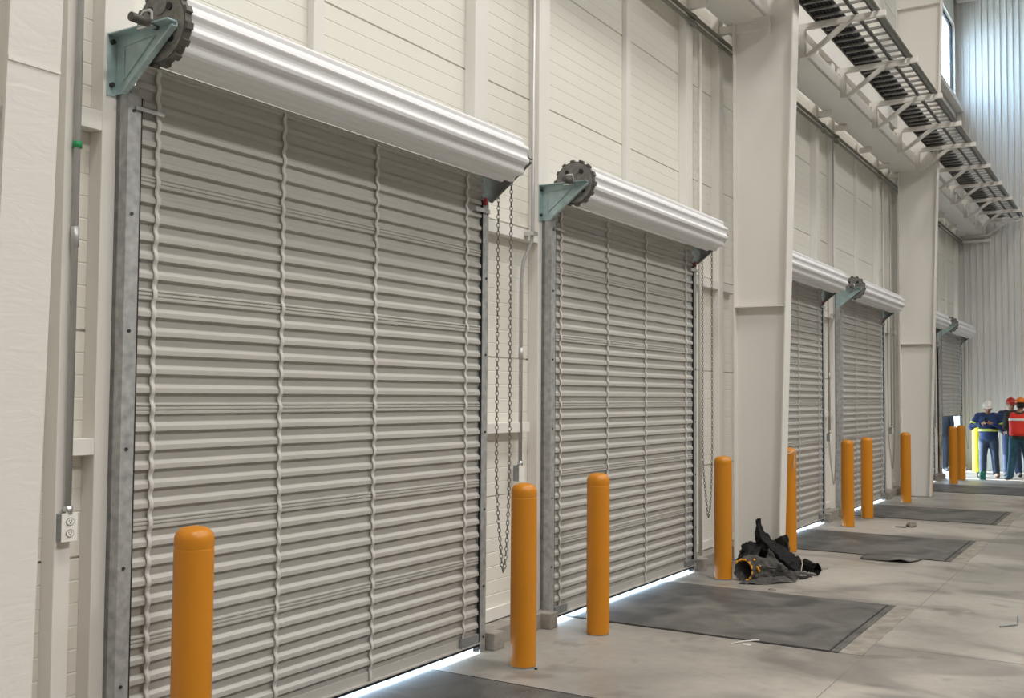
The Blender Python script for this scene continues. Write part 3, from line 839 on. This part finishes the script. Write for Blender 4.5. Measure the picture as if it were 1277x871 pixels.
def person(loc, rz, label, J, cols, helmet, boots, vest=None, bands=(), scale=1.0):
    """J: joint positions in the person's own space, facing -Y; right = -X for the viewer's left"""
    root = thing('person', loc, label, 'person', rz=rz)
    root.scale = (scale,)*3
    V = Vector
    pel, chest, neck, head = V(J['pelvis']), V(J['chest']), V(J['neck']), V(J['head'])
    parts = []
    # --- body (skin)
    verts = []; edges = []
    def add(co, r): verts.append((tuple(co), r)); return len(verts)-1
    i0 = add(pel, (.145, .11)); i1 = add((pel+chest)/2, (.14, .105)); i2 = add(chest, (.165, .11)); i3 = add(neck, .06); i4 = add(neck.lerp(head, .5), .052)
    edges += [(i0, i1), (i1, i2), (i2, i3), (i3, i4)]
    arms = {}
    for sd in 'LR':
        sh, el, wr = V(J['sh'+sd]), V(J['el'+sd]), V(J['wr'+sd])
        a = add(sh, .058); b = add(el, .043); c = add(wr, .028)
        edges += [(i2, a), (a, b), (b, c)]
        hd = V(J['hd'+sd]); fw = (hd-wr).normalized(); sidev = V(J['hs'+sd]).normalized(); nrm = fw.cross(sidev)
        pm = add(wr+fw*.055, (.034, .018)); edges.append((c, pm))
        for k, (off, ln) in enumerate(((-.030, .070), (-.010, .082), (.010, .078), (.030, .060))):
            f0 = add(wr+fw*.092+sidev*off, .0095); f1 = add(wr+fw*(.092+ln*.5)+sidev*off*1.05+nrm*.008, .0088); f2 = add(wr+fw*(.092+ln*.8)+sidev*off*1.05+nrm*.032, .0078)
            edges += [(pm, f0), (f0, f1), (f1, f2)]
        t0 = add(wr+fw*.045-sidev*.045+nrm*.012, .0105); t1 = add(wr+fw*.085-sidev*.056+nrm*.030, .0088); edges += [(pm, t0), (t0, t1)]
    for sd in 'LR':
        hp, kn, an = V(J['hp'+sd]), V(J['kn'+sd]), V(J['an'+sd]); to = V(J['to'+sd])
        a = add(hp, .085); b = add(kn, .058); c = add(an, .043); d = add(to, (.04, .028))
        edges += [(i0, a), (a, b), (b, c), (c, d)]
    body = skin_shape(verts, edges, i0, 1)
    ex = MB(); look = V(J['look']).normalized(); side = look.cross(V((0, 0, 1))).normalized(); up = side.cross(look)
    R = Matrix((side, look, up)).transposed().to_4x4()
    def hp_(a, b, c): return head+side*a+look*b+up*c
    ex.ellipsoid(head, (.075, .098, .118), R)
    ex.ellipsoid(hp_(0, .035, -.062), (.055, .06, .055), R)          # jaw
    ex.ellipsoid(hp_(0, .098, -.018), (.015, .022, .026), R, 10, 8)  # nose
    ex.ellipsoid(hp_(0, .088, .018), (.05, .016, .012), R, 10, 8)    # brow
    ex.ellipsoid(hp_(0, .090, -.060), (.024, .010, .009), R, 10, 8)  # lips
    for s in (-1, 1): ex.ellipsoid(hp_(s*.076, -.005, -.012), (.012, .022, .034), R, 10, 8)
    bo = remesh([body], ex, .0085, 'body', M['skin'], root)
    for s in (-1, 1):
        m = MB(); m.ellipsoid(hp_(s*.031, .0905, .0), (.012, .006, .0075), R, 10, 8); m.build('eye', M['hair'], bo, True)
    def limb(m, pts, rs, n=14):
        m.tube(pts, rs, n)
        for p, r in zip(pts, rs): m.ellipsoid(p, (r, r, r), None, 14, 8)
    # --- jacket
    jm = MB(); hem = pel+V((0, 0, -.06)); mid = (pel+chest)/2
    rows = []
    for c, rx, ry in ((hem, .185, .150), (pel+V((0, 0, .06)), .195, .158), (mid, .205, .160), (chest, .215, .150), (chest+V((0, 0, .10)), .20, .125), (neck+V((0, 0, -.02)), .085, .085)):
        rows.append([jm.b.verts.new((c.x+rx*math.cos(2*PI*j/24), c.y+ry*math.sin(2*PI*j/24), c.z)) for j in range(24)])
    for A, B in zip(rows, rows[1:]):
        for j in range(24): jm.b.faces.new((A[j], A[(j+1) % 24], B[(j+1) % 24], B[j]))
    jm.b.faces.new(rows[0][::-1]); jm.b.faces.new(rows[-1])
    for sd in 'LR':
        sh, el, wr = V(J['sh'+sd]), V(J['el'+sd]), V(J['wr'+sd])
        limb(jm, [chest.lerp(sh, .5)+V((0, 0, .05)), sh, sh.lerp(el, .5), el, el.lerp(wr, .92)], [.10, .088, .078, .070, .050])
    jk = remesh([], jm, .013, 'jacket', cols['jacket'], root)
    # --- trousers
    tm = MB()
    tm.ellipsoid(pel+V((0, 0, -.02)), (.175, .142, .13), None, 20, 12)
    for sd in 'LR':
        hp, kn, an = V(J['hp'+sd]), V(J['kn'+sd]), V(J['an'+sd])
        limb(tm, [hp, hp.lerp(kn, .5), kn, kn.lerp(an, .5), an.lerp(kn, .03)], [.115, .102, .083, .080, .074])
    remesh([], tm, .013, 'trousers', cols['trousers'], root)
    for sd in 'LR':
        an, to = V(J['an'+sd]), V(J['to'+sd])
        b = skin_shape([(tuple(an+V((0, 0, .06))), .055), (tuple(V((an.x, an.y, .06))), (.066, .062)), (tuple(an.lerp(to, .5)), (.062, .058)), (tuple(to+(to-an).normalized()*.02), (.060, .050))], [(0, 1), (1, 2), (2, 3)], 0, 1)
        o = remesh([b], None, .010, 'boot', boots, root)
        lo = min(v.co.z for v in o.data.vertices)
        for v in o.data.vertices: v.co.z = max(v.co.z, 0.004) if lo < .004 else v.co.z
    # --- helmet
    hm = MB(); prof = []
    n = 24; rings = []
    for k in range(8):
        a = PI/2*k/7; rr = math.cos(a); zz = .112*math.sin(a)+.056
        rings.append([hp_(.105*rr*math.cos(2*PI*j/n), .128*rr*math.sin(2*PI*j/n), zz) for j in range(n)] if k < 7 else [hp_(0, 0, zz)])
    vr = [[hm.b.verts.new(p) for p in r] for r in rings]
    for A, B in zip(vr, vr[1:]):
        for j in range(n):
            j2 = (j+1) % n
            hm.b.faces.new((A[j], A[j2], B[j2], B[j])) if len(B) > 1 else hm.b.faces.new((A[j], A[j2], B[0]))
    ho = hm.build('helmet', helmet, root, True); ho.modifiers.new('t', 'SOLIDIFY').thickness = .005
    m = MB(); inner = []; outer = []
    for j in range(n):
        a = 2*PI*j/n; f = max(0, math.sin(a)); w = .012+.045*f**2
        inner.append(m.b.verts.new(hp_(.105*math.cos(a), .128*math.sin(a), .057)))
        outer.append(m.b.verts.new(hp_((.105+w*.5)*math.cos(a), (.128+w)*math.sin(a), .051-.012*f)))
    for j in range(n): m.b.faces.new((inner[j], inner[(j+1) % n], outer[(j+1) % n], outer[j]))
    br = m.build('brim', helmet, ho, True); br.modifiers.new('t', 'SOLIDIFY').thickness = .006
    m = MB(); m.tube([hp_(0, .10, .128), hp_(0, .05, .160), hp_(0, 0, .171), hp_(0, -.05, .160), hp_(0, -.10, .128)], .010, 8); m.build('ridge', helmet, ho, True)
    # --- hair at the nape
    m = MB(); m.ellipsoid(hp_(0, -.040, .0), (.078, .066, .085), R); m.build('hair', M['hair'], root, True)
    # --- vest and bands
    def shell(name, mt, r0, r1, z0, z1, lean=True, par=None):
        m = MB(); nn = 28; rows = []
        for q in range(7):
            f = q/6; z = z0+(z1-z0)*f
            tt = (z-pel.z)/(chest.z-pel.z); c = pel.lerp(chest, tt)
            rr = [(a+(b-a)*f) for a, b in zip(r0, r1)]
            rows.append([m.b.verts.new((c.x+rr[0]*math.copysign(abs(math.cos(2*PI*j/nn))**.8, math.cos(2*PI*j/nn)), c.y+rr[1]*math.copysign(abs(math.sin(2*PI*j/nn))**.8, math.sin(2*PI*j/nn)), z)) for j in range(nn)])
        for A, B in zip(rows, rows[1:]):
            for j in range(nn): m.b.faces.new((A[j], A[(j+1) % nn], B[(j+1) % nn], B[j]))
        o = m.build(name, mt, par or root, True); k = o.modifiers.new('t', 'SOLIDIFY'); k.thickness = .006; return o
    if vest:
        vo = shell('vest', vest, (.205, .168), (.212, .160), pel.z+.02, chest.z+.12)
        m = MB()
        for s in (-1, 1):
            m.ellipsoid((neck.x+s*.115, neck.y, neck.z-.055), (.085, .125, .05), None, 16, 10)
        m.build('vest_shoulder', vest, vo, True)
        for z in bands: shell('reflective_band', M['silver'], (.216, .176), (.216, .175), z, z+.05, par=vo)
    else:
        for z in bands: shell('reflective_band', M['lime'], (.212, .170), (.212, .170), z, z+.055, par=jk)
    return root, bo, jk, hp_

# worker in the white helmet, facing the viewer, looking down at a phone held at the chest
J1 = dict(pelvis=(0, 0, .92), chest=(0, -.03, 1.28), neck=(0, -.03, 1.45), head=(0, -.075, 1.575), look=(.10, -.93, -.30),
          shL=(.205, -.02, 1.38), elL=(.30, -.06, 1.12), wrL=(.12, -.27, 1.23), hdL=(.03, -.33, 1.26), hsL=(.2, -.2, 1),
          shR=(-.205, -.02, 1.38), elR=(-.34, -.08, 1.14), wrR=(-.12, -.26, 1.22), hdR=(-.03, -.33, 1.25), hsR=(-.2, -.2, 1),
          hpL=(.095, 0, .87), knL=(.125, -.02, .50), anL=(.15, .0, .10), toL=(.20, -.17, .045),
          hpR=(-.095, 0, .87), knR=(-.12, -.02, .50), anR=(-.13, .0, .10), toR=(-.17, -.17, .045))
w1, _, jk1, _ = person((.86, 25.55, 0), .0, 'person in white helmet and navy jacket with lime band looking down at a phone', J1,
       dict(jacket=M['navy'], trousers=M['jeans']), M['helmetwhite'], M['boot'], None, (1.05,))
for sx in (-1, 1):
    e, wv = Vector(J1['el'+('R' if sx < 0 else 'L')]), Vector(J1['sh'+('R' if sx < 0 else 'L')])
    c = e.lerp(wv, .35); d = (wv-e).normalized()*.02
    m = MB(); m.tube([c-d, c+d], .082, 16); m.build('sleeve_band', M['lime'], jk1, True)
m = MB(); m.box(-.035, .035, -.006, .006, -.07, .07, .004)
ph = m.build('phone', M['phone']); ph.location = (.86, 25.55-.40, 1.30); ph.rotation_euler = (-.9, 0, .2)
tag(ph, 'dark phone held by the person in the white helmet', 'phone')

# worker in the red helmet behind, turned to the others
J2 = dict(pelvis=(0, 0, .97), chest=(0, -.01, 1.33), neck=(0, -.01, 1.51), head=(-.01, -.04, 1.645), look=(.30, -.92, -.18),
          shL=(.21, 0, 1.43), elL=(.27, -.06, 1.14), wrL=(.16, -.26, 1.06), hdL=(.08, -.34, 1.06), hsL=(0, 0, 1),
          shR=(-.21, 0, 1.43), elR=(-.29, -.05, 1.14), wrR=(-.17, -.24, 1.02), hdR=(-.10, -.33, 1.02), hsR=(0, 0, 1),
          hpL=(.095, 0, .92), knL=(.11, -.03, .52), anL=(.13, .01, .10), toL=(.16, -.17, .045),
          hpR=(-.095, 0, .92), knR=(-.11, -.02, .52), anR=(-.12, .03, .10), toR=(-.14, -.15, .045))
person((1.27, 26.15, 0), .1, 'person in dark red helmet and dark jacket standing between the other two workers', J2,
       dict(jacket=M['navydark'], trousers=M['jeans']), M['helmetred'], M['bootdark'], None, ())

# worker in the orange helmet and red vest, back to the viewer, legs apart
J3 = dict(pelvis=(0, 0, .95), chest=(.0, .02, 1.31), neck=(0, .03, 1.49), head=(.02, .05, 1.62), look=(-.1, .95, -.10),
          shL=(.215, .02, 1.41), elL=(.31, .10, 1.14), wrL=(.15, .28, 1.10), hdL=(.06, .36, 1.11), hsL=(0, 0, 1),
          shR=(-.215, .02, 1.41), elR=(-.29, .12, 1.16), wrR=(-.13, .30, 1.14), hdR=(-.04, .37, 1.15), hsR=(0, 0, 1),
          hpL=(.10, 0, .90), knL=(.14, .04, .51), anL=(.19, .0, .10), toL=(.25, .16, .045),
          hpR=(-.10, 0, .90), knR=(-.15, .04, .51), anR=(-.20, -.03, .10), toR=(-.30, .10, .045))
person((1.554, 24.92, 0), .0, 'person in orange helmet and red reflective vest seen from behind', J3,
       dict(jacket=M['olive'], trousers=M['teal jeans']), M['helmetorange'], M['bootdark'], M['redvest'], (1.29,), 1.015)

# figure in the raised doorway
J4 = dict(pelvis=(0, 0, .95), chest=(0, .0, 1.31), neck=(0, 0, 1.49), head=(0, -.02, 1.62), look=(.6, -.8, -.05),
          shL=(.21, 0, 1.41), elL=(.25, .03, 1.12), wrL=(.24, -.07, .88), hdL=(.24, -.10, .78), hsL=(0, 1, 0),
          shR=(-.21, 0, 1.41), elR=(-.25, .03, 1.12), wrR=(-.24, -.07, .88), hdR=(-.24, -.10, .78), hsR=(0, 1, 0),
          hpL=(.09, 0, .90), knL=(.10, -.02, .51), anL=(.10, .02, .10), toL=(.12, -.15, .045),
          hpR=(-.09, 0, .90), knR=(-.10, -.02, .51), anR=(-.10, .02, .10), toR=(-.12, -.15, .045))
person((-.38, 27.0, 0), .35, 'person in dark navy work clothes standing in the opening under the raised shutter', J4,
       dict(jacket=M['blacknavy'], trousers=M['blacknavy']), M['helmetwhite'], M['bootdark'], None, ())

# green jug by the worker's foot
jg = thing('jug', (.80, 24.95, 0), 'green and black jug standing at the feet of the person in the white helmet', 'jug')
m = MB(); m.lathe([(0, .004), (.062, .004), (.066, .012), (.066, .15), (.058, .175), (.03, .19), (0, .19)], n=24); m.build('body', M['jug'], jg, False, 45)
m = MB(); m.lathe([(0, .188), (.026, .188), (.026, .215), (0, .217)], n=16); m.build('cap', M['black'], jg, False, 45)
m = MB(); m.tube([(-.066, 0, .03), (-.098, 0, .05), (-.10, 0, .13), (-.060, 0, .165)], .011, 8); m.build('handle', M['black'], jg, True)

# ------------------------------------------------------------------ light
def area(name, loc, sx, sy, power, col, rot=(0, 0, 0)):
    l = bpy.data.lights.new(name, 'AREA'); l.shape = 'RECTANGLE'; l.size = sx; l.size_y = sy; l.energy = power; l.color = col
    o = bpy.data.objects.new(name, l); C.objects.link(o); o.location = loc; o.rotation_euler = rot; return o
for x, pw in ((4.3, 400), (13.0, 690)):
    for y, k in ((0.5, 1.35), (7.5, .97), (14, .74), (20.5, .45)):
        area('high_bay_lamp', (x, y, 12.2), 1.6, 3.2, pw*k, (1.0, .97, .93))
wd = bpy.data.worlds.new('daylight'); bpy.context.scene.world = wd; wd.use_nodes = True
bg = wd.node_tree.nodes['Background']; bg.inputs['Color'].default_value = (.52, .76, 1.0, 1); bg.inputs['Strength'].default_value = 15.0
sl = bpy.data.lights.new('sun', 'SUN'); sl.energy = 20; sl.angle = .01; sl.color = (1, .965, .92)
so = bpy.data.objects.new('sun', sl); C.objects.link(so); so.rotation_euler = Vector((.80, .06, -.60)).to_track_quat('-Z', 'Y').to_euler()

# ------------------------------------------------------------------ camera
cam = bpy.data.cameras.new('camera'); co = bpy.data.objects.new('camera', cam); C.objects.link(co)
cam.sensor_fit = 'HORIZONTAL'; cam.sensor_width = 36; cam.lens = 1292.5/1277*36; cam.clip_end = 200
yaw, pitch, roll = .552265, .0449056, .00702
fw = Vector((-math.sin(yaw)*math.cos(pitch), math.cos(yaw)*math.cos(pitch), math.sin(pitch)))
r = fw.cross(Vector((0, 0, 1))).normalized(); u = r.cross(fw)
r2 = math.cos(roll)*r+math.sin(roll)*u; u2 = -math.sin(roll)*r+math.cos(roll)*u
co.matrix_world = Matrix.Translation(CAM) @ Matrix((r2, u2, -fw)).transposed().to_4x4()
sc = bpy.context.scene; sc.camera = co
sc.view_settings.view_transform = 'Standard'; sc.view_settings.look = 'None'; sc.view_settings.gamma = 1; sc.view_settings.use_curve_mapping = False
sc.view_settings.exposure = 0.0
sc.cycles.use_denoising = True
sc.cycles.max_bounces = 8; sc.cycles.diffuse_bounces = 6
